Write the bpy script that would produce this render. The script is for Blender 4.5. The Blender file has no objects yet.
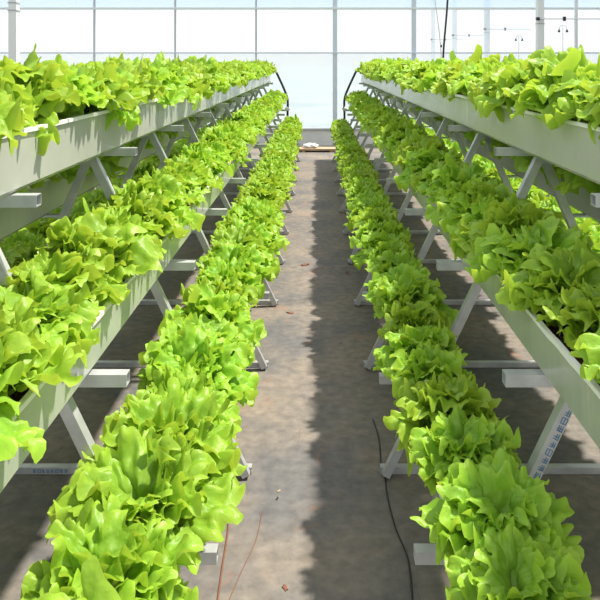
import bpy, bmesh, math, random
from mathutils import Vector, Matrix, noise

C = bpy.context.scene.collection
S = bpy.context.scene

# ------------------------------------------------------------------ camera
F = 650.0
VX, VY = 316.0, 62.0
EYE = 1.6
cam = bpy.data.cameras.new('camera')
cam.sensor_width = 36.0
cam.lens = 36.0 * F / 600.0
cam.shift_x = -(VX - 300.0) / 600.0
cam.shift_y = -(300.0 - VY) / 600.0
cam.clip_end = 300
camo = bpy.data.objects.new('camera', cam)
camo.location = (0, 0, EYE)
camo.rotation_euler = (math.radians(90), 0, 0)
C.objects.link(camo)
S.camera = camo

# ------------------------------------------------------------------ light
W = bpy.data.worlds.new('world')
S.world = W
W.use_nodes = True
wn = W.node_tree.nodes
wl = W.node_tree.links
wn.clear()
wo = wn.new('ShaderNodeOutputWorld')
bg = wn.new('ShaderNodeBackground')
tc = wn.new('ShaderNodeTexCoord')
sp = wn.new('ShaderNodeSeparateXYZ')
rp = wn.new('ShaderNodeValToRGB')
rp.color_ramp.elements[0].position = 0.40
rp.color_ramp.elements[0].color = (0.80, 0.88, 0.90, 1)
rp.color_ramp.elements[1].position = 0.53
rp.color_ramp.elements[1].color = (1.0, 1.0, 1.0, 1)
e = rp.color_ramp.elements.new(1.0)
e.color = (0.93, 0.97, 1.0, 1)
mr = wn.new('ShaderNodeMapRange')
mr.inputs[1].default_value = -1
mr.inputs[2].default_value = 1
wl.new(tc.outputs['Generated'], sp.inputs[0])
wl.new(sp.outputs[2], mr.inputs[0])
wl.new(mr.outputs[0], rp.inputs[0])
wl.new(rp.outputs[0], bg.inputs[0])
bg.inputs[1].default_value = 1.1
wl.new(bg.outputs[0], wo.inputs[0])

SUN_DIR = Vector((math.cos(math.radians(65.5)), 0.10, math.sin(math.radians(65.5))))   # towards the sun
sun = bpy.data.lights.new('sun', 'SUN')
sun.energy = 7.0
sun.angle = math.radians(2.2)
sun.color = (1.0, 0.93, 0.81)
suno = bpy.data.objects.new('sun', sun)
suno.rotation_euler = SUN_DIR.to_track_quat('Z', 'Y').to_euler()
suno.location = (4, 2, 8)
C.objects.link(suno)

S.view_settings.view_transform = 'Standard'
S.view_settings.look = 'None'
S.view_settings.exposure = 0.0
S.view_settings.gamma = 1.0
S.view_settings.use_curve_mapping = False
S.cycles.max_bounces = 10
S.cycles.transparent_max_bounces = 12
S.cycles.transmission_bounces = 8

# ------------------------------------------------------------------ materials
def mat(name, col, rough=0.5, metal=0.0, spec=0.5):
    m = bpy.data.materials.new(name)
    m.use_nodes = True
    b = m.node_tree.nodes['Principled BSDF']
    b.inputs['Base Color'].default_value = (*col, 1)
    b.inputs['Roughness'].default_value = rough
    b.inputs['Metallic'].default_value = metal
    b.inputs['Specular IOR Level'].default_value = spec
    return m

def nodes(m):
    return m.node_tree.nodes, m.node_tree.links, m.node_tree.nodes['Principled BSDF']

def noise_col(m, c1, c2, scale=(1, 1, 1), ns=5.0, detail=5, lo=0.35, hi=0.65, bump=0.0, bscale=None, bdist=0.01):
    n, l, b = nodes(m)
    t = n.new('ShaderNodeTexCoord')
    mp = n.new('ShaderNodeMapping')
    mp.inputs['Scale'].default_value = scale
    nz = n.new('ShaderNodeTexNoise')
    nz.inputs['Scale'].default_value = ns
    nz.inputs['Detail'].default_value = detail
    r = n.new('ShaderNodeValToRGB')
    r.color_ramp.elements[0].position = lo
    r.color_ramp.elements[0].color = (*c1, 1)
    r.color_ramp.elements[1].position = hi
    r.color_ramp.elements[1].color = (*c2, 1)
    l.new(t.outputs['Object'], mp.inputs[0])
    l.new(mp.outputs[0], nz.inputs['Vector'])
    l.new(nz.outputs[0], r.inputs[0])
    l.new(r.outputs[0], b.inputs['Base Color'])
    if bump:
        bp = n.new('ShaderNodeBump')
        bp.inputs['Strength'].default_value = bump
        bp.inputs['Distance'].default_value = bdist
        if bscale:
            nz2 = n.new('ShaderNodeTexNoise')
            nz2.inputs['Scale'].default_value = bscale
            l.new(mp.outputs[0], nz2.inputs['Vector'])
            l.new(nz2.outputs[0], bp.inputs['Height'])
        else:
            l.new(nz.outputs[0], bp.inputs['Height'])
        l.new(bp.outputs[0], b.inputs['Normal'])
    return r

# leaf
def leaf_material():
    m = bpy.data.materials.new('lettuce_leaf')
    m.use_nodes = True
    n, l, b = nodes(m)
    at = n.new('ShaderNodeAttribute')
    at.attribute_name = 'rad'
    oi = n.new('ShaderNodeObjectInfo')
    r = n.new('ShaderNodeValToRGB')
    cr = r.color_ramp
    cr.elements[0].position = 0.0
    cr.elements[0].color = (0.44, 0.62, 0.17, 1)
    cr.elements[1].position = 1.0
    cr.elements[1].color = (0.41, 0.64, 0.065, 1)
    e1 = cr.elements.new(0.35)
    e1.color = (0.27, 0.485, 0.045, 1)
    e2 = cr.elements.new(0.8)
    e2.color = (0.285, 0.52, 0.042, 1)
    l.new(at.outputs['Fac'], r.inputs[0])
    t = n.new('ShaderNodeTexCoord')
    nz = n.new('ShaderNodeTexNoise')
    nz.inputs['Scale'].default_value = 9
    nz.inputs['Detail'].default_value = 3
    l.new(t.outputs['Object'], nz.inputs['Vector'])
    hs = n.new('ShaderNodeHueSaturation')
    l.new(r.outputs[0], hs.inputs['Color'])
    ma = n.new('ShaderNodeMath'); ma.operation = 'MULTIPLY_ADD'
    ma.inputs[1].default_value = 0.16; ma.inputs[2].default_value = 0.92
    l.new(oi.outputs['Random'], ma.inputs[0])
    mb = n.new('ShaderNodeMath'); mb.operation = 'MULTIPLY_ADD'
    mb.inputs[1].default_value = 0.5
    l.new(nz.outputs[0], mb.inputs[0])
    mc = n.new('ShaderNodeMath'); mc.operation = 'SUBTRACT'; mc.inputs[1].default_value = 0.25
    l.new(ma.outputs[0], mc.inputs[0])
    l.new(mc.outputs[0], mb.inputs[2])
    l.new(mb.outputs[0], hs.inputs['Value'])
    mh = n.new('ShaderNodeMath'); mh.operation = 'MULTIPLY_ADD'
    mh.inputs[1].default_value = 0.014; mh.inputs[2].default_value = 0.494
    l.new(oi.outputs['Random'], mh.inputs[0])
    l.new(mh.outputs[0], hs.inputs['Hue'])
    l.new(hs.outputs[0], b.inputs['Base Color'])
    b.inputs['Roughness'].default_value = 0.42
    b.inputs['Specular IOR Level'].default_value = 0.45
    tr = n.new('ShaderNodeBsdfTranslucent')
    # light passing through a leaf comes out yellower than the light its surface returns
    ty = n.new('ShaderNodeMix'); ty.data_type = 'RGBA'; ty.blend_type = 'MULTIPLY'; ty.inputs[0].default_value = 1.0
    l.new(hs.outputs[0], ty.inputs[6]); ty.inputs[7].default_value = (1.35, 1.08, 1.0, 1)
    l.new(ty.outputs[2], tr.inputs[0])
    mx = n.new('ShaderNodeMixShader')
    mx.inputs[0].default_value = 0.42
    l.new(b.outputs[0], mx.inputs[1])
    l.new(tr.outputs[0], mx.inputs[2])
    nz2 = n.new('ShaderNodeTexNoise')
    nz2.inputs['Scale'].default_value = 48
    nz2.inputs['Detail'].default_value = 2
    l.new(t.outputs['Object'], nz2.inputs['Vector'])
    bp = n.new('ShaderNodeBump')
    bp.inputs['Strength'].default_value = 0.6
    bp.inputs['Distance'].default_value = 0.006
    l.new(nz2.outputs[0], bp.inputs['Height'])
    l.new(bp.outputs[0], b.inputs['Normal'])
    o = n['Material Output']
    l.new(mx.outputs[0], o.inputs['Surface'])
    return m

LEAF = leaf_material()
GALV = mat('galvanised_steel', (0.62, 0.64, 0.66), 0.38, 0.35)
noise_col(GALV, (0.42, 0.44, 0.46), (0.60, 0.61, 0.63), ns=14, detail=4, lo=0.3, hi=0.7)
TROUGH = mat('trough_plastic', (0.66, 0.68, 0.62), 0.2, 0.0, 0.7)
noise_col(TROUGH, (0.40, 0.43, 0.37), (0.49, 0.51, 0.46), scale=(0.5, 1.0, 0.5), ns=1.6, detail=3)
def streaks(m):
    n, l, b = nodes(m)
    t = n.new('ShaderNodeTexCoord')
    mp = n.new('ShaderNodeMapping')
    mp.inputs['Scale'].default_value = (0.4, 9.0, 0.6)
    nz = n.new('ShaderNodeTexNoise')
    nz.inputs['Scale'].default_value = 1.6
    nz.inputs['Detail'].default_value = 3
    bp = n.new('ShaderNodeBump')
    bp.inputs['Strength'].default_value = 0.16
    bp.inputs['Distance'].default_value = 0.02
    l.new(t.outputs['Object'], mp.inputs[0])
    l.new(mp.outputs[0], nz.inputs['Vector'])
    l.new(nz.outputs[0], bp.inputs['Height'])
    l.new(bp.outputs[0], b.inputs['Normal'])
streaks(TROUGH)
RIM = mat('white_rim', (0.86, 0.87, 0.85), 0.4)
SOIL = mat('growing_medium', (0.12, 0.06, 0.035), 0.95)
noise_col(SOIL, (0.05, 0.028, 0.02), (0.22, 0.10, 0.055), ns=60, detail=6, bump=1.0, bdist=0.02)
BLACK = mat('black_rubber', (0.012, 0.013, 0.014), 0.45)
WHITEP = mat('white_paint', (0.72, 0.75, 0.78), 0.5)
BLUEP = mat('pale_blue_profile', (0.58, 0.66, 0.76), 0.45)
GREYP = mat('grey_profile', (0.42, 0.45, 0.48), 0.5)
INK = mat('blue_ink', (0.10, 0.22, 0.42), 0.6)
CONC = mat('painted_concrete', (0.62, 0.66, 0.70), 0.8)
noise_col(CONC, (0.70, 0.73, 0.76), (0.82, 0.84, 0.85), ns=3)
WOOD = mat('bare_wood', (0.45, 0.30, 0.18), 0.75)
noise_col(WOOD, (0.38, 0.25, 0.15), (0.55, 0.40, 0.27), scale=(1, 12, 12), ns=4)
DRY = mat('dry_leaf', (0.20, 0.085, 0.05), 0.8)
CORD = mat('brown_cord', (0.20, 0.085, 0.045), 0.8)

def floor_material():
    m = bpy.data.materials.new('ground_cover_fabric')
    m.use_nodes = True
    n, l, b = nodes(m)
    t = n.new('ShaderNodeTexCoord')
    def nz(scale, detail, vec=(1, 1, 1), rough=0.55, dist=0.0):
        mp = n.new('ShaderNodeMapping'); mp.inputs['Scale'].default_value = vec
        l.new(t.outputs['Object'], mp.inputs[0])
        q = n.new('ShaderNodeTexNoise')
        q.inputs['Scale'].default_value = scale
        q.inputs['Detail'].default_value = detail
        q.inputs['Roughness'].default_value = rough
        q.inputs['Distortion'].default_value = dist
        l.new(mp.outputs[0], q.inputs['Vector'])
        return q
    def ramp(q, p0, c0, p1, c1):
        r = n.new('ShaderNodeValToRGB')
        r.color_ramp.elements[0].position = p0
        r.color_ramp.elements[0].color = (*c0, 1)
        r.color_ramp.elements[1].position = p1
        r.color_ramp.elements[1].color = (*c1, 1)
        l.new(q.outputs[0], r.inputs[0])
        return r
    def mix(f, a, bb, mode='MIX'):
        x = n.new('ShaderNodeMix'); x.data_type = 'RGBA'; x.blend_type = mode
        if isinstance(f, float): x.inputs[0].default_value = f
        else: l.new(f.outputs[0], x.inputs[0])
        l.new(a, x.inputs[6]); l.new(bb, x.inputs[7])
        return x
    # dusty base: tan dust over grey woven plastic
    base = ramp(nz(1.8, 8, (1.0, 1.25, 1), 0.62, 0.3), 0.36, (0.150, 0.148, 0.152), 0.64, (0.265, 0.228, 0.190))
    fine = ramp(nz(20, 5, (1.0, 1.2, 1)), 0.3, (0.72, 0.72, 0.72), 0.7, (1.15, 1.13, 1.10))
    a = mix(1.0, base.outputs[0], fine.outputs[0], 'MULTIPLY')
    red = ramp(nz(3.1, 5, (1.2, 1.0, 1), 0.6, 1.2), 0.60, (0, 0, 0), 0.74, (0.65, 0.65, 0.65))
    rc = n.new('ShaderNodeRGB'); rc.outputs[0].default_value = (0.33, 0.175, 0.115, 1)
    a2 = mix(red, a.outputs[2], rc.outputs[0])
    # dark scuffs running along the cloth
    sc = ramp(nz(7, 6, (2.6, 0.5, 1), 0.6, 1.0), 0.64, (0, 0, 0), 0.74, (0.6, 0.6, 0.6))
    dc = n.new('ShaderNodeRGB'); dc.outputs[0].default_value = (0.09, 0.085, 0.085, 1)
    a3 = mix(sc, a2.outputs[2], dc.outputs[0])
    l.new(a3.outputs[2], b.inputs['Base Color'])
    b.inputs['Roughness'].default_value = 0.72
    b.inputs['Specular IOR Level'].default_value = 0.3
    bp = n.new('ShaderNodeBump')
    bp.inputs['Strength'].default_value = 0.5
    bp.inputs['Distance'].default_value = 0.02
    h = nz(5, 6, (1, 1.1, 1), 0.6, 0.6)
    l.new(h.outputs[0], bp.inputs['Height'])
    l.new(bp.outputs[0], b.inputs['Normal'])
    return m
FLOOR = floor_material()

def film(name, col, transp, transl=0.7):
    m = bpy.data.materials.new(name)
    m.use_nodes = True
    n = m.node_tree.nodes; l = m.node_tree.links
    n.clear()
    o = n.new('ShaderNodeOutputMaterial')
    d = n.new('ShaderNodeBsdfDiffuse'); d.inputs[0].default_value = (*col, 1)
    t = n.new('ShaderNodeBsdfTranslucent'); t.inputs[0].default_value = (*col, 1)
    p = n.new('ShaderNodeBsdfTransparent'); p.inputs[0].default_value = (0.97, 0.98, 1.0, 1)
    a = n.new('ShaderNodeMixShader'); a.inputs[0].default_value = transl
    b = n.new('ShaderNodeMixShader'); b.inputs[0].default_value = transp
    l.new(d.outputs[0], a.inputs[1]); l.new(t.outputs[0], a.inputs[2])
    l.new(a.outputs[0], b.inputs[1]); l.new(p.outputs[0], b.inputs[2])
    l.new(b.outputs[0], o.inputs[0])
    return m
FILM = film('milky_film', (0.97, 0.98, 0.99), 0.83)
FILMB = film('blue_tinted_film', (0.74, 0.86, 0.99), 0.50)

# ------------------------------------------------------------------ helpers
def mesh_obj(name, bm, m, parent=None, smooth=False):
    me = bpy.data.meshes.new(name)
    bm.normal_update()
    bm.to_mesh(me)
    bm.free()
    if smooth:
        for p in me.polygons: p.use_smooth = True
    me.materials.append(m)
    o = bpy.data.objects.new(name, me)
    C.objects.link(o)
    if parent: o.parent = parent
    return o

def thing(name, label, cat, loc=(0, 0, 0), group=None):
    o = bpy.data.objects.new(name, None)
    o.empty_display_size = 0.1
    C.objects.link(o)
    o.location = loc
    tag(o, label, cat, group)
    return o

def tag(o, label, cat, group=None):
    o['label'] = label; o['category'] = cat
    if group: o['group'] = group
    return o

def struct(o, label=None):
    o['kind'] = 'structure'
    if label: o['label'] = label
    return o

def add_box(bm, x0, x1, y0, y1, z0, z1, bev=0.0):
    r = bmesh.ops.create_cube(bm, size=1.0)
    for v in r['verts']:
        v.co = Vector(((x0 + x1) / 2 + v.co.x * (x1 - x0), (y0 + y1) / 2 + v.co.y * (y1 - y0), (z0 + z1) / 2 + v.co.z * (z1 - z0)))
    if bev:
        es = list({e for v in r['verts'] for e in v.link_edges})
        bmesh.ops.bevel(bm, geom=es, offset=bev, segments=2, affect='EDGES', profile=0.7)

def sq_tube(bm, p0, p1, w, up=(0, 1, 0), wall=0.0022, w2=None):
    """hollow square tube with open ends from p0 to p1"""
    p0 = Vector(p0); p1 = Vector(p1)
    d = (p1 - p0).normalized()
    u = Vector(up); u = (u - d * u.dot(d)).normalized()
    s = d.cross(u)
    h = w / 2; h2 = (w2 or w) / 2
    def ring(p, a, b):
        return [bm.verts.new(p + s * x * a + u * y * b) for x, y in ((-1, -1), (1, -1), (1, 1), (-1, 1))]
    o0, o1 = ring(p0, h, h2), ring(p1, h, h2)
    i0, i1 = ring(p0, h - wall, h2 - wall), ring(p1, h - wall, h2 - wall)
    for k in range(4):
        j = (k + 1) % 4
        bm.faces.new((o0[k], o0[j], o1[j], o1[k]))
        bm.faces.new((i0[j], i0[k], i1[k], i1[j]))
        bm.faces.new((o0[j], o0[k], i0[k], i0[j]))
        bm.faces.new((o1[k], o1[j], i1[j], i1[k]))

def round_tube(bm, pts, r, seg=8, cap=True):
    pts = [Vector(p) for p in pts]
    rings = []
    n = len(pts)
    for i, p in enumerate(pts):
        d = (pts[min(i + 1, n - 1)] - pts[max(i - 1, 0)]).normalized()
        a = Vector((0, 1, 0)) if abs(d.y) < 0.9 else Vector((1, 0, 0))
        u = (a - d * a.dot(d)).normalized()
        v = d.cross(u)
        rings.append([bm.verts.new(p + (u * math.cos(2 * math.pi * k / seg) + v * math.sin(2 * math.pi * k / seg)) * r) for k in range(seg)])
    for i in range(n - 1):
        for k in range(seg):
            j = (k + 1) % seg
            bm.faces.new((rings[i][k], rings[i][j], rings[i + 1][j], rings[i + 1][k]))
    if cap:
        bm.faces.new(rings[0][::-1]); bm.faces.new(rings[-1])

def smooth_pts(P, n=8):
    P = [Vector(p) for p in P]
    Q = [P[0]] + P + [P[-1]]
    out = []
    for i in range(1, len(Q) - 2):
        a, b, c, d = Q[i - 1], Q[i], Q[i + 1], Q[i + 2]
        for k in range(n):
            t = k / n
            out.append(0.5 * ((2 * b) + (c - a) * t + (2 * a - 5 * b + 4 * c - d) * t * t + (3 * b - a - 3 * c + d) * t ** 3))
    out.append(P[-1])
    return out

ORD = 'first second third fourth fifth sixth seventh eighth ninth tenth eleventh twelfth thirteenth fourteenth fifteenth sixteenth seventeenth eighteenth nineteenth'.split()
TENS = {2: ('twenty', 'twentieth'), 3: ('thirty', 'thirtieth'), 4: ('forty', 'fortieth'), 5: ('fifty', 'fiftieth')}
def ordinal(n):
    if n < 20: return ORD[n - 1]
    a, b = divmod(n, 10)
    return TENS[a][1] if b == 0 else TENS[a][0] + '-' + ORD[b - 1]
def place(i, n, what):
    """i from 0 at the near end"""
    if i == 0: return 'nearest to the camera'
    if i == n - 1: return 'the last at the far end'
    if i <= n // 2: return ordinal(i + 1) + ' from the near end'
    return ordinal(n - i) + ' from the far end'

def in_view(x, y, z, r):
    if y < 0.3: return False
    px = VX + F * x / y; py = VY + F * (EYE - z) / y
    m = F * r / y
    return -m < px < 600 + m and -m < py < 600 + m

# ------------------------------------------------------------------ setting
WALL_Y = 12.4
bm = bmesh.new()
add_box(bm, -7.5, 7.5, -1.5, WALL_Y + 0.1, -0.1, 0.0)
struct(mesh_obj('floor', bm, FLOOR), 'dusty woven ground cover on the greenhouse floor')

PALEG = mat('pale_ground', (0.66, 0.74, 0.76), 0.9)
noise_col(PALEG, (0.24, 0.33, 0.37), (0.40, 0.46, 0.47), ns=0.35)
bm = bmesh.new()
add_box(bm, -60, 60, WALL_Y + 0.1, WALL_Y + 220, -0.1, 0.0)
struct(mesh_obj('floor_beyond', bm, PALEG), 'pale ground of the next bay seen through the film wall')
bm = bmesh.new()
add_box(bm, -7.5, 7.5, WALL_Y - 0.02, WALL_Y + 0.14, 0.0, 0.30, 0.006)
struct(mesh_obj('wall_base', bm, CONC))
bm = bmesh.new()
add_box(bm, -7.5, 7.5, WALL_Y - 0.05, WALL_Y + 0.16, 0.30, 0.335, 0.004)
struct(mesh_obj('trim_1', bm, GREYP))
bm = bmesh.new()
add_box(bm, -7.5, 7.5, WALL_Y + 0.05, WALL_Y + 0.054, 1.78, 2.62)
struct(mesh_obj('wall_back', bm, FILM), 'milky white plastic film wall at the end of the aisle')
bm = bmesh.new()
add_box(bm, -7.5, 7.5, WALL_Y + 0.05, WALL_Y + 0.054, 0.335, 1.78)
struct(mesh_obj('wall_back_lower', bm, film('milky_film_lower', (0.93, 0.95, 0.96), 0.62, 0.5)), 'milky white lower film panel of the end wall')
bm = bmesh.new()
add_box(bm, -7.5, 7.5, WALL_Y + 0.05, WALL_Y + 0.058, 2.62, 3.6)
struct(mesh_obj('wall_back_upper', bm, FILMB))
SIDEW = mat('added_side_wall', (0.30, 0.34, 0.30), 0.9)  # unseen side walls, added to block low light from the sides
for nm, X in (('added_wall_left', -6.3), ('added_wall_right', 6.3)):
    bm = bmesh.new(); add_box(bm, X - 0.04, X + 0.04, -1.5, WALL_Y - 0.1, 0, 3.2)
    struct(mesh_obj(nm, bm, SIDEW))
# wall profiles
idx = 2
for px, w, m in ((94, 0.028, GREYP), (175, 0.028, GREYP), (256, 0.03, GREYP), (335, 0.085, BLUEP), (414, 0.085, BLUEP)):
    X = (px - VX) * WALL_Y / F
    bm = bmesh.new()
    add_box(bm, X - w / 2, X + w / 2, WALL_Y, WALL_Y + 0.05, 0.335, 3.6)
    struct(mesh_obj('trim_%d' % idx, bm, m)); idx += 1
bm = bmesh.new()
add_box(bm, -7.5, 7.5, WALL_Y - 0.03, WALL_Y, 1.76, 1.785)
struct(mesh_obj('trim_%d' % idx, bm, BLUEP)); idx += 1
bm = bmesh.new()
add_box(bm, -7.5, 7.5, WALL_Y - 0.02, WALL_Y + 0.05, 2.60, 2.64)
struct(mesh_obj('trim_%d' % idx, bm, WHITEP)); idx += 1

# greenhouse columns, each with a foot plate and a clamp band
def column(x, y, w, label, m=WHITEP):
    t = thing('greenhouse_column', label, 'column', (x, y, 0), 'square greenhouse columns')
    bm = bmesh.new(); add_box(bm, -w / 2, w / 2, -w / 2, w / 2, 0.008, 3.6, 0.006)
    mesh_obj('shaft', bm, m, t)
    bm = bmesh.new(); add_box(bm, -w, w, -w, w, 0.0, 0.008)
    mesh_obj('foot_plate', bm, GALV, t)
    bm = bmesh.new()
    zc = EYE + 0.183 * 3.6
    for dz in (-0.045, 0.045):
        add_box(bm, -w / 2 - 0.006, w / 2 + 0.006, -w / 2 - 0.006, w / 2 + 0.006, zc - 0.008 + dz, zc + 0.008 + dz)
    mesh_obj('clamp_band', bm, GREYP, t)
    return t
COLX = 3.6
column(-3.6, 7.75, 0.095, 'pale square greenhouse column left of the aisle, at the left edge')
col_y = [10.45, 13.7, 16.9, 20.0]
col_lab = ['pale square greenhouse column right of the aisle, the widest and nearest one',
           'pale grey greenhouse column second from the right',
           'faint greenhouse column just right of the black hanging hose',
           'faintest thin greenhouse column, just left of the black hanging hose']
for y, lab in zip(col_y, col_lab):
    column(COLX, y, 0.105, lab)
# extra faint post at the right
t = thing('greenhouse_post', 'thin pale post standing right of the widest column', 'post', ((576 - VX) * 12.0 / F, 12.0, 0))
bm = bmesh.new(); add_box(bm, -0.025, 0.025, -0.025, 0.025, 0, 3.6, 0.004); mesh_obj('shaft', bm, WHITEP, t)
bm = bmesh.new(); add_box(bm, -0.05, 0.05, -0.05, 0.05, 0, 0.008); mesh_obj('foot_plate', bm, GALV, t)
# crop wires / rods from the columns
rods = [(10.45, 1.25), (13.7, 0.9), (16.9, 0.8), (20.0, 0.9)]
rl = ['thin horizontal rod fixed to the widest column on the right', 'thin horizontal rod on the second column from the right',
      'short horizontal rod on the column right of the black hose', 'short horizontal rod on the column left of the black hose']
for (y, L), lab in zip(rods, rl):
    z = EYE + 0.183 * 3.6 + 0.03
    t = thing('support_rod', lab, 'rod', (COLX, y - 0.085, z), 'rods on the greenhouse columns')
    bm = bmesh.new(); round_tube(bm, [(-0.08, 0, 0), (L, 0, 0)], 0.009, 8); mesh_obj('shaft', bm, GREYP, t)
    bm = bmesh.new(); add_box(bm, 0.34, 0.38, -0.02, 0.02, -0.035, 0.035, 0.004); mesh_obj('clip', bm, BLACK, t)
    bm = bmesh.new(); add_box(bm, -0.085, -0.035, -0.02, 0.03, -0.025, 0.025, 0.004); mesh_obj('end_clamp', bm, BLACK, t)

# ------------------------------------------------------------------ growing troughs
D0, D1 = 0.78, 10.68
#        key,          x_outer(aisle side) x_inner  z_bottom  wall height
TIERS = [('bottom', 0.312, 0.425, 0.416, 0.130),
         ('middle', 0.544, 0.650, 0.845, 0.128),
         ('top', 0.747, 0.995, 1.272, 0.155),
         ('outer middle', 1.050, 1.170, 0.998, 0.150),
         ('outer bottom', 1.205, 1.330, 0.560, 0.130)]
SIDES = [(-1, 'left'), (1, 'right')]
rnd = random.Random(4)

def make_trough(side, sname, tier, xa, xb, z, h):
    x0, x1 = sorted((side * xa, side * xb))
    lab = 'long pale grey plastic %s growing trough %s of the aisle' % (tier, sname)
    if tier.startswith('outer'):
        lab = 'shaded grey trough on the %s stands, %s tier facing away from the aisle' % (sname, tier.split()[1])
    t = thing('growing_trough', lab, 'trough', ((x0 + x1) / 2, D0, z), 'long troughs on the A-frame stands')
    hw = (x1 - x0) / 2
    L = D1 - D0
    th = 0.004
    fl = 0.004   # slight outward flare at the rim
    n = 60
    bm = bmesh.new()
    prof_o = [(-hw - fl, h), (-hw, 0.012), (-hw + 0.012, 0), (hw - 0.012, 0), (hw, 0.012), (hw + fl, h)]
    prof_i = [(hw + fl - th, h), (hw - th, 0.014), (hw - 0.014, th), (-hw + 0.014, th), (-hw + th, 0.014), (-hw - fl + th, h)]
    prof = prof_o + prof_i
    rings = []
    for i in range(n + 1):
        y = L * i / n
        wv = 0.0016 * math.sin(y * 5.3 + side) + 0.0012 * math.sin(y * 11.7 + z * 9)
        rings.append([bm.verts.new((x + (wv if abs(zz) > 0.05 else 0), y, zz)) for x, zz in prof])
    for i in range(n):
        for k in range(len(prof)):
            j = (k + 1) % len(prof)
            bm.faces.new((rings[i][k], rings[i][j], rings[i + 1][j], rings[i + 1][k]))
    mesh_obj('channel', bm, TROUGH, t)
    bm = bmesh.new()
    add_box(bm, -hw - 0.002, hw + 0.002, -0.004, 0.0, 0, h)
    mesh_obj('end_cap', bm, TROUGH, t)
    bm = bmesh.new()
    add_box(bm, -hw - 0.002, hw + 0.002, L, L + 0.004, 0, h)
    mesh_obj('end_cap', bm, TROUGH, t)
    for s in (-1, 1):
        bm = bmesh.new()
        # rolled white lip, slightly uneven along its length
        prev = None
        m = 220
        for i in range(m + 1):
            y = L * i / m
            jx = s * (hw + fl) + 0.0012 * noise.noise(Vector((y * 9, s * 3, z * 5)))
            jz = h + 0.0022 * noise.noise(Vector((y * 13, s * 7, z * 3)))
            ring = [bm.verts.new((jx + a, y, jz + b)) for a, b in ((-0.006, -0.008), (0.006, -0.008), (0.006, 0.003), (-0.006, 0.003))]
            if prev:
                for k in range(4):
                    j = (k + 1) % 4
                    bm.faces.new((prev[k], prev[j], ring[j], ring[k]))
            else: bm.faces.new(ring[::-1])
            prev = ring
        bm.faces.new(prev)
        mesh_obj('rim', bm, RIM, t)
    # growing medium
    bm = bmesh.new()
    nx, ny = 6, 260
    g = [[bm.verts.new((-hw + 0.005 + (2 * hw - 0.01) * i / nx, L * j / ny,
          h - 0.028 + 0.010 * noise.noise(Vector((i * 0.9, j * 0.8, z * 7 + side))))) for i in range(nx + 1)] for j in range(ny + 1)]
    for j in range(ny):
        for i in range(nx):
            bm.faces.new((g[j][i], g[j][i + 1], g[j + 1][i + 1], g[j + 1][i]))
    mesh_obj('growing_medium', bm, SOIL, t, True)
    return t

for side, sname in SIDES:
    for tier in TIERS:
        make_trough(side, sname, *tier)

# ------------------------------------------------------------------ A-frame stands
FR_Y = [1.62 + 0.88 * k for k in range(11)]
APX, APZ = 0.872, 1.240
FOOT, FOOT2 = 0.262, 1.41
TW = 0.030
def legx(z): return FOOT + (APX - FOOT) * z / APZ
def legx2(z): return FOOT2 + (APX - FOOT2) * z / APZ

def glyphs(bm, p0, p1, w, n, yface, seed, t=0.0012):
    """a run of small stroke-built characters along the segment p0-p1 (x,z), on the camera side"""
    r = random.Random(seed)
    a = Vector((p0[0], 0, p0[1])); b = Vector((p1[0], 0, p1[1]))
    d = (b - a).normalized(); s = Vector((-d.z, 0, d.x))
    L = (b - a).length
    cell = L / n
    def bar(c0, c1, th):
        dd = (c1 - c0)
        if dd.length < 1e-5: return
        dn = dd.normalized(); nn = Vector((-dn.z, 0, dn.x)) * th / 2
        vs = [c0 - nn, c1 - nn, c1 + nn, c0 + nn]
        f = [bm.verts.new(v + Vector((0, yface, 0))) for v in vs]
        g = [bm.verts.new(v + Vector((0, yface - t, 0))) for v in vs]
        bm.faces.new(g)
        for k in range(4):
            j = (k + 1) % 4
            bm.faces.new((f[k], f[j], g[j], g[k]))
    for i in range(n):
        c = a + d * cell * (i + 0.5)
        hx, hy = cell * 0.36, w / 2
        P = lambda u, v: c + d * (u * hx) + s * (v * hy)
        th = w * 0.13
        if i % 4 == 1:                         # boxed character
            for q in (((-1, -1), (1, -1)), ((1, -1), (1, 1)), ((1, 1), (-1, 1)), ((-1, 1), (-1, -1)), ((-1, 0), (1, 0))):
                bar(P(*q[0]), P(*q[1]), th)
        else:
            for v in (-0.8, 0, 0.8)[:r.choice((2, 3))]: bar(P(-1, v), P(1, v * 0.9), th)
            bar(P(0, -1), P(0, 1), th)
            bar(P(r.uniform(-1, -0.4), -1), P(-0.8, 1), th)

def bracket(parent, s, xa, xb, ztop, name='bracket'):
    """open ended square tube lying across, top face at ztop; bolt near the leg"""
    bm = bmesh.new()
    sq_tube(bm, (s * xa, 0, ztop - TW / 2), (s * xb, 0, ztop - TW / 2), TW)
    b = mesh_obj(name, bm, GALV, parent)
    return b

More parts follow.
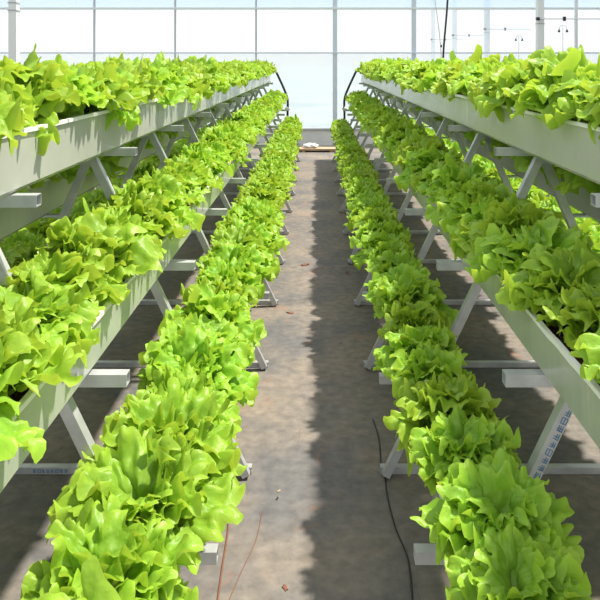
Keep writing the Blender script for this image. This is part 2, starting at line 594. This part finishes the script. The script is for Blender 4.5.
def make_frame(s, sname, i, n):
    y = FR_Y[i]
    t = thing('a_frame_stand', 'galvanised A-frame stand %s of the aisle, %s' % (sname, place(i, n, '')),
              'stand', (s * FOOT, y, 0), 'A-frame stands along the aisle')
    off = -s * FOOT
    def part(name, fn, m=GALV, parent=None):
        bm = bmesh.new(); fn(bm)
        if parent is None:
            bmesh.ops.translate(bm, verts=bm.verts, vec=(off, 0, 0))
        return mesh_obj(name, bm, m, parent or t)
    z0 = 0.0
    l1 = part('leg', lambda b: sq_tube(b, (s * legx(0.012), 0, 0.012), (s * (APX - 0.012), 0, APZ - 0.005), TW))
    l2 = part('leg', lambda b: sq_tube(b, (s * legx2(0.012), 0.036, 0.012), (s * (APX + 0.012), 0.036, APZ - 0.005), TW))
    part('base_bar', lambda b: sq_tube(b, (s * (FOOT - 0.012), 0.034, 0.014), (s * (FOOT2 + 0.02), 0.034, 0.014), 0.026))
    def brk(xa, xb, zt, yy=0.0):
        def f(b):
            if yy > 0:
                add_box(b, *sorted((s * xa, s * xb)), yy - 0.018, yy + 0.018, zt - 0.008, zt)
                return
            sq_tube(b, (s * xa, yy, zt - TW / 2), (s * xb, yy, zt - TW / 2), TW)
        o = part('bracket', f)
        return o
    yb = -0.035
    bks = [(0.240, legx(0.40) + 0.03, 0.415, yb), (0.458, legx(0.83) + 0.03, 0.844, yb), (0.690, 0.90, 1.271, -0.002),
           (legx2(1.0), 1.21, 0.997, 0.071), (legx2(0.55), 1.41, 0.559, 0.071)]
    for k, (xa, xb, zt, yy) in enumerate(bks):
        bo = brk(xa, xb, zt, yy)
        if k < 2:
            def g(b, xa=xa, xb=xb, zt=zt, yy=yy):
                m = bmesh.ops.create_cone(b, cap_ends=True, segments=6, radius1=0.007, radius2=0.007, depth=0.008)
                bmesh.ops.rotate(b, verts=b.verts, cent=(0, 0, 0), matrix=Matrix.Rotation(math.pi / 2, 3, 'X'))
                bmesh.ops.translate(b, verts=b.verts, vec=(s * (xb - 0.035) + off, yy - TW / 2 - 0.003, zt - TW / 2))
            bm = bmesh.new(); g(bm); mesh_obj('bolt', bm, GREYP, bo)
    part('apex_plate', lambda b: add_box(b, s * APX - 0.03, s * APX + 0.03, -0.021, -0.0175, APZ - 0.03, APZ + 0.025))
    if (i == 0 and s > 0) or (i == 1 and s < 0):
        za, zb = (0.53, 0.80) if s > 0 else (0.30, 0.52)
        def g2(b):
            glyphs(b, (s * legx(za) + off, za), (s * legx(zb) + off, zb), 0.014, 14, -TW / 2, 7 + i)
        bm = bmesh.new(); g2(bm); o = mesh_obj('printed_lettering', bm, INK, l1); o['label'] = 'blue printed lettering along the tube'
    if i == 1 and s < 0:
        bb = [c for c in t.children if c.name.startswith('base_bar')][0]
        bm = bmesh.new(); glyphs(bm, (-1.10 - s * FOOT, 0.014), (-0.96 - s * FOOT, 0.014), 0.013, 8, 0.034 - 0.013, 5)
        o = mesh_obj('printed_lettering', bm, INK, bb); o['label'] = 'blue printed lettering on the floor bar'
    return t

NF = len(FR_Y)
for s, sname in SIDES:
    for i in range(NF):
        make_frame(s, sname, i, NF)

# ------------------------------------------------------------------ racks added behind the stands to deepen the shade under them
NB = 1.66
for s, sname in SIDES:
    t = thing('added_shade_rack', 'added rack behind, deepening the shade under the %s stands' % sname, 'rack', (s * (NB + FOOT), D0, 0), 'added shading racks')
    off = -s * (NB + FOOT)
    for tier, xa, xb, z, h in TIERS[:3]:
        x0, x1 = sorted((s * (xa + NB) + off, s * (xb + NB) + off))
        bm = bmesh.new()
        L = D1 - D0
        for a, b, c, d in ((x0, x0 + 0.004, z, z + h), (x1 - 0.004, x1, z, z + h), (x0 + 0.004, x1 - 0.004, z, z + 0.004)):
            add_box(bm, a, b, 0, L, c, d)
        tr_ = mesh_obj('trough', bm, TROUGH, t)
        bm = bmesh.new(); add_box(bm, x0 + 0.004, x1 - 0.004, 0.0, L, z + h - 0.04, z + h - 0.028); mesh_obj('growing_medium', bm, SOIL, tr_)
    for y in FR_Y:
        bm = bmesh.new(); Y = y - D0; q = s * NB + off
        sq_tube(bm, (s * legx(0.012) + q, Y, 0.012), (s * (APX - 0.012) + q, Y, APZ - 0.005), TW)
        sq_tube(bm, (s * legx2(0.012) + q, Y + 0.036, 0.012), (s * (APX + 0.012) + q, Y + 0.036, APZ - 0.005), TW)
        sq_tube(bm, (s * (FOOT - 0.012) + q, Y + 0.034, 0.014), (s * (FOOT2 + 0.02) + q, Y + 0.034, 0.014), 0.026)
        for xa, xb, zt in ((0.240, legx(0.40) + 0.03, 0.415), (0.458, legx(0.83) + 0.03, 0.844), (0.690, 0.90, 1.271)):
            sq_tube(bm, (s * xa + q, Y - 0.03, zt - TW / 2), (s * xb + q, Y - 0.03, zt - TW / 2), TW)
        mesh_obj('stand_frame', bm, GALV, t)

# ------------------------------------------------------------------ lettuce heads
def leaf_geo(bm, lay, seed, length, half, e0, curl, az, base, ruf, nr=10, na=30, cup=0.2):
    """one frilly leaf: a broad rounded blade, bent outward, its margin ruffled and lobed"""
    r = random.Random(seed)
    ph = [r.uniform(0, 6.28) for _ in range(8)]
    k1, k2 = r.uniform(6.5, 9.0), r.uniform(20, 29)
    lob = r.uniform(0.10, 0.17)
    tw = r.uniform(-0.3, 0.3)
    ca, sa = math.cos(az), math.sin(az)
    cc = curl / length
    if abs(cc) < 1e-4: cc = 1e-4
    grid = []
    for i in range(nr + 1):
        rho = (i / nr) ** 0.62
        row = []
        for j in range(na + 1):
            v = -1 + 2 * j / na
            th = v * half
            edge = (1 - 0.10 * v * v) * (1.0001 - abs(v) ** 4) ** 0.5 * (1 + 0.5 * lob * math.sin(k1 * v + ph[0]) + 1.1 * lob * (abs(math.sin(k2 * 0.42 * v + ph[1])) - 0.65) + 0.45 * lob * (abs(math.sin(17 * v + ph[2])) - 0.6))
            rr = rho * length * edge
            wn = 0.22 + 0.78 * min(1, rho * 1.9)
            a = rr * math.cos(th * wn)
            b = rr * math.sin(th * wn) * 0.95
            ang = e0 - cc * a
            px = (math.sin(e0) - math.sin(ang)) / cc
            pz = (math.cos(ang) - math.cos(e0)) / cc
            nx, nz = -math.sin(ang), math.cos(ang)
            ed = min(1.0, edge) ** 1.3
            am = 0.15 + 1.5 * max(0.0, 0.42 + noise.noise(Vector((v * 2.2, seed * 3.1, 0.5))))
            f = rho ** 2.2 * ed
            f3 = rho ** 6 * ed
            disp = ruf * length * (f * 0.30 * math.sin(k1 * 0.9 * v + ph[3] + 1.2 * rho) + f3 * am * 0.62 * math.tanh(1.7 * math.sin(k2 * v + ph[4] + 1.6 * math.sin(6 * v + ph[7]))))
            disp += cup * b * b / length * 1.5
            disp += length * (0.17 * noise.noise(Vector((a * 22, b * 22, seed * 1.7))) + 0.07 * noise.noise(Vector((a * 60, b * 60, seed * 2.7)))) * min(1, rho * 1.6)
            sl = ruf * length * (f3 * 0.16 * math.sin(k2 * v + ph[5]) + f * 0.15 * math.sin(k1 * 1.7 * v + ph[6]))
            # the very margin rolls over
            roll = -(0.09 + 0.16 * cup) * length * rho ** 5 * (0.6 + 0.4 * math.sin(k1 * v + ph[7]))
            lx = px + nx * (disp + roll) + math.cos(ang) * sl
            lz = pz + nz * (disp + roll) + math.sin(ang) * sl
            ly = b + sl * 0.3
            lz += tw * b * rho
            x = base[0] + ca * lx - sa * ly
            y = base[1] + sa * lx + ca * ly
            vv = bm.verts.new((x, y, base[2] + max(lz, -0.06)))
            vv[lay] = min(1.0, rho + 0.05 * noise.noise(Vector((a * 60, b * 60, seed))))
            row.append(vv)
        grid.append(row)
    for i in range(nr):
        for j in range(na):
            bm.faces.new((grid[i][j], grid[i][j + 1], grid[i + 1][j + 1], grid[i + 1][j]))

def head_bmesh(seed, nr=13, na=84, leaves=30):
    r = random.Random(seed)
    bm = bmesh.new()
    lay = bm.verts.layers.float.new('rad')
    az = r.uniform(0, 6.28)
    for k in range(leaves):
        f = k / (leaves - 1)              # 0 outer .. 1 heart
        az += 2.39996 + r.uniform(-0.3, 0.3)
        length = (0.166 - 0.035 * f) * r.uniform(0.78, 1.12)
        e0 = math.radians(44 + 44 * f ** 0.8 + r.uniform(-12, 12))
        curl = math.radians(68 - 22 * f + r.uniform(-20, 20))
        half = math.radians(r.uniform(50, 64))
        br = 0.016 * (1 - f)
        leaf_geo(bm, lay, seed * 100 + k, length, half, e0, curl, az,
                 (br * math.cos(az), br * math.sin(az), 0.010 + 0.030 * f), r.uniform(0.11, 0.18), nr, na, r.uniform(-0.15, 0.2) + 0.4 * f)
    return bm

protos = []
for k in range(8):
    o = mesh_obj('lettuce', head_bmesh(11 + k), LEAF, None, True)
    protos.append(o)
small = []
used = set()

def put_head(x, y, z, label, group, rr, sc=1.0):
    k = rr.randrange(len(protos))
    p = protos[k]
    if k in used:
        o = p.copy(); C.objects.link(o)
    else:
        o = p; used.add(k)
    o.location = (x, y, z)
    q = sc * rr.uniform(0.92, 1.12)
    o.rotation_euler = (rr.uniform(-0.13, 0.13), rr.uniform(-0.13, 0.13), rr.uniform(0, 6.28))
    o.scale = (q, q, q * rr.uniform(0.92, 1.10))
    tag(o, label, 'lettuce', group)
    return o

rr = random.Random(21)
rest = []
for side, sname in SIDES:
    for tier, xa, xb, z, h in TIERS:
        cx = side * ((xa + xb) / 2 + {'outer bottom': -0.015, 'bottom': 0.03 if side < 0 else 0.018, 'middle': 0.062, 'top': -0.01}.get(tier, 0.0))
        zb = z + h - 0.035
        outer = tier.startswith('outer')
        sp_ = 0.235 if outer else 0.212
        y1 = 5.6 if outer else D1 - 0.12
        pos = []
        y = D1 - 0.12
        while y > D0 + 0.1:
            x = cx + rr.uniform(-0.012, 0.012) + (rr.uniform(-0.035, 0.035) if tier == 'top' else 0)
            yy = y + rr.uniform(-0.018, 0.018)
            if in_view(x, yy, zb + 0.1, 0.17):
                if y <= y1 + 0.01: pos.append((x, yy))
                else: rest.append((x, yy, zb, side))
            elif outer or tier != 'bottom': rest.append((x, yy, zb, side))  # out-of-frame heads, kept for the shadows they cast
            y -= sp_
        pos.reverse()
        n = len(pos)
        grp = 'lettuces in the %s %s trough' % (sname, tier)
        for i, (x, yy) in enumerate(pos):
            if outer:
                w = ('nearest' if i == 0 else ordinal(i + 1) + ' from the near end')
                lab = 'shaded lettuce %s, in the %s trough of the %s stands' % (w, tier, sname)
            else:
                lab = 'frilly green lettuce, %s of the %s %s trough' % (
                    'nearest one' if i == 0 else ('last at the far end' if i == n - 1 else
                    (ordinal(i + 1) + ' from the near end' if i <= n // 2 else ordinal(n - i) + ' from the far end')), sname, tier)
            put_head(x, yy, zb, lab, grp, rr, {'top': 1.20, 'middle': 1.10, 'bottom': 1.16 if side < 0 else 0.97, 'outer bottom': 1.15, 'outer middle': 1.15}.get(tier, 1.0) * (1.05 if tier == 'top' and side > 0 else 1.0))
for side, sname in SIDES:  # heads for the added racks, there for their shade
    for tier, xa, xb, z, h in TIERS[:3]:
        y = D1 - 0.12
        while y > D0 + 0.2:
            rest.append((side * (NB + (xa + xb) / 2), y, z + h - 0.035, side)); y -= 0.235
print('heads', len([o for o in C.objects if o.get('category') == 'lettuce']), 'rest', len(rest))

# the farthest outer lettuces, plus unseen heads added for their shade, as one mass
bm = bmesh.new()
src = []
for k in range(3):
    b = head_bmesh(40 + k, 4, 11, 14)
    src.append(([v.co.copy() for v in b.verts], [v[b.verts.layers.float['rad']] for v in b.verts], [[v.index for v in f.verts] for f in b.faces]) if (b.verts.index_update() is None) else None)
    b.free()
lay = bm.verts.layers.float.new('rad')
for x, y, z, sd in rest:
    vs, rad, fs = src[rr.randrange(3)]
    M = Matrix.Rotation(rr.uniform(0, 6.28), 3, 'Z') * rr.uniform(1.05, 1.22)
    nv = []
    for co, q in zip(vs, rad):
        v = bm.verts.new(M @ co + Vector((x, y, z))); v[lay] = q; nv.append(v)
    for f in fs: bm.faces.new([nv[i] for i in f])
o = mesh_obj('lettuce_mass', bm, LEAF, None, True)
tag(o, 'mass of half-hidden lettuces, with unseen heads added for shade, behind both rows of stands', 'lettuces')
o['kind'] = 'stuff'

# ------------------------------------------------------------------ hoses at the row ends
for s, sname in SIDES:
    t = thing('drain_hose', 'black drain hose curving down the far end of the %s stands' % sname, 'hose', (s * 0.47, D1 + 0.05, 0), 'drain hoses')
    pts = smooth_pts([(s * 0.20, -0.02, 1.46), (s * 0.17, 0.0, 1.40), (s * 0.06, 0, 1.16), (s * 0.0, 0, 0.98), (0, 0, 0.70), (0, 0, 0.40), (0, 0, 0.02)])
    bm = bmesh.new(); round_tube(bm, pts, 0.019, 10); mesh_obj('tube', bm, BLACK, t, True)
    bm = bmesh.new(); round_tube(bm, [(-0.04, 0, 0.83), (0.04, 0, 0.83)], 0.018, 10); round_tube(bm, [(0, 0, 0.80), (0, 0, 0.86)], 0.02, 10)
    mesh_obj('tee_joint', bm, WHITEP, t, True)
# black hose hanging into the right top trough, and a thin wire beside it
hy = 4.6
o = thing('hanging_hose', 'black hose hanging down into the right top trough', 'hose', (0.89, hy, 1.42))
bm = bmesh.new(); round_tube(bm, smooth_pts([(0.01, 0, -0.02), (0.012, 0, 0.25), (0.04, 0, 0.6), (0.07, 0, 1.2), (0.09, 0, 2.1)]), 0.007, 10)
mesh_obj('tube', bm, BLACK, o, True)
bm = bmesh.new(); round_tube(bm, [(0.01, 0, 0.0), (0.01, 0, 0.04)], 0.012, 10); mesh_obj('nozzle', bm, BLACK, o, True)
o = thing('hanging_wire', 'thin grey wire hanging slantwise left of the black hose', 'wire', (0.945, 4.9, 1.42))
bm = bmesh.new(); round_tube(bm, smooth_pts([(0.0, 0, -0.02), (-0.004, 0, 0.28), (-0.05, 0, 0.66), (-0.16, 0, 1.4), (-0.25, 0, 2.1)]), 0.003, 6)
mesh_obj('strand', bm, GREYP, o, True)
bm = bmesh.new(); add_box(bm, -0.008, 0.004, -0.006, 0.006, 0.29, 0.31); mesh_obj('clip', bm, BLACK, o)

# misting sprinklers on stakes beyond the right top trough
for (px, py, d, lab) in ((563, 25, 9.0, 'small grey misting sprinkler on a stake, the right one'), (519, 35, 11.2, 'small pale misting sprinkler on a stake, the left one')):
    X = (px - VX) * d / F; Z = EYE + (VY - py) * d / F
    t = thing('sprinkler', lab, 'sprinkler', (X, d, 0), 'misting sprinklers beyond the right troughs')
    bm = bmesh.new(); round_tube(bm, [(0, 0, 0), (0, 0, Z)], 0.008, 8); mesh_obj('stake', bm, GREYP, t, True)
    bm = bmesh.new()
    round_tube(bm, smooth_pts([(-0.055, 0, Z - 0.07), (-0.04, 0, Z - 0.02), (0, 0, Z - 0.005), (0.04, 0, Z - 0.02), (0.055, 0, Z - 0.07)], 4), 0.004, 6)
    mesh_obj('arm', bm, GREYP, t, True)
    for q in (-1, 1):
        bm = bmesh.new()
        bmesh.ops.create_cone(bm, cap_ends=True, segments=10, radius1=0.02, radius2=0.007, depth=0.04)
        bmesh.ops.translate(bm, verts=bm.verts, vec=(q * 0.055, 0, Z - 0.08))
        mesh_obj('nozzle', bm, BLACK, t, True)

# ------------------------------------------------------------------ things on the floor at the far wall
t = thing('wooden_board', 'bare wooden board lying on the floor before the end wall', 'board', (0.03, WALL_Y - 0.75, 0))
bm = bmesh.new(); add_box(bm, -0.33, 0.33, -0.14, 0.14, 0.03, 0.062, 0.003); mesh_obj('plank', bm, WOOD, t)
for q in (-0.25, 0.25):
    bm = bmesh.new(); add_box(bm, q - 0.03, q + 0.03, -0.13, 0.13, 0.0, 0.03, 0.002); mesh_obj('batten', bm, WOOD, t)
bm = bmesh.new()
bmesh.ops.create_icosphere(bm, subdivisions=4, radius=1)
for v in bm.verts:
    nn = noise.noise(v.co * 2.2) * 0.35 + noise.noise(v.co * 5) * 0.15
    v.co = Vector((v.co.x * 0.13, v.co.y * 0.08, max(v.co.z, -0.55) * 0.05)) * (1 + nn)
zmin = min(v.co.z for v in bm.verts)
for v in bm.verts: v.co.z -= zmin
o = mesh_obj('plastic_bag', bm, WHITEP, None, True); o.location = (-0.10, WALL_Y - 0.76, 0.062)
tag(o, 'crumpled white plastic bag lying on the wooden board', 'bag')

# ------------------------------------------------------------------ floor litter and cords
def floor_pt(px, py, z=0.0):
    d = (EYE - z) * F / (py - VY)
    return ((px - VX) * d / F, d, z)
def cord(name, P, r, m, label, cat):
    pts = [Vector(floor_pt(px, py)) for px, py in P]
    c = sum(pts, Vector()) / len(pts)
    pts = [p - c + Vector((0, 0, r * 1.05)) for p in pts]
    bm = bmesh.new(); round_tube(bm, smooth_pts(pts, 8), r, 6)
    o = mesh_obj(name, bm, m, None, True); o.location = c
    tag(o, label, cat, 'cords on the floor')
cord('floor_cord', [(232, 482), (229, 500), (228, 530), (222, 570), (217, 606)], 0.003, CORD, 'reddish brown cord on the floor beside the left bottom lettuces', 'cord')
cord('floor_cord', [(262, 512), (256, 540), (240, 575), (228, 603)], 0.0015, CORD, 'thin brown string lying aslant on the sunlit aisle', 'cord')
cord('floor_cord', [(385, 478), (388, 500), (396, 530), (408, 560), (413, 606)], 0.003, BLACK, 'dark cord on the floor beside the right bottom lettuces', 'cord')
cord('floor_cord', [(373, 420), (379, 440), (381, 468)], 0.003, BLACK, 'short dark cord on the shaded aisle by a right stand foot', 'cord')

def litter(px, py, size, seed, label, name='dry_leaf', m=None, cat='leaf'):
    r = random.Random(seed)
    bm = bmesh.new()
    N = 10; ring = []
    c = bm.verts.new((0, 0, 0.1 * size))
    mid = []; out = []
    for k in range(N):
        a = 2 * math.pi * k / N; q = size * r.uniform(0.6, 1.1)
        mid.append(bm.verts.new((math.cos(a) * q * 0.55, math.sin(a) * q * 0.25, 0.15 * size * r.uniform(0.2, 1))))
        out.append(bm.verts.new((math.cos(a) * q * r.uniform(0.7, 1.2), math.sin(a) * q * 0.5 * r.uniform(0.5, 1.2), 0.25 * size * r.uniform(0, 1))))
    for k in range(N):
        j = (k + 1) % N
        bm.faces.new((c, mid[k], mid[j])); bm.faces.new((mid[k], out[k], out[j], mid[j]))
    mn = min(v.co.z for v in bm.verts)
    for v in bm.verts: v.co.z -= mn
    o = mesh_obj(name, bm, m or DRY, None, True)
    o.location = floor_pt(px, py); o.rotation_euler = (0, 0, r.uniform(0, 3))
    tag(o, label, cat)
    sm = o.modifiers.new('thick', 'SOLIDIFY'); sm.thickness = 0.001; sm.offset = 1
litter(305, 265, 0.06, 1, 'reddish dry leaf lying in the middle of the aisle')
litter(347, 273, 0.035, 2, 'brown dry leaf lying on the shaded right side of the aisle')
litter(285, 588, 0.018, 3, 'small brown scrap on the aisle at the bottom of the photo', 'floor_scrap', None, 'scrap')
litter(279, 491, 0.012, 4, 'tiny tan scrap just behind the tiny dark hole in the aisle', 'floor_scrap', WOOD, 'scrap')
litter(277, 499, 0.010, 5, 'tiny dark hole in the sunlit aisle, made as a black scrap', 'floor_scrap', BLACK, 'scrap')  # black scrap stands in for a small dark hole
litter(290, 313, 0.03, 6, 'small brown dry leaf left of the aisle middle')
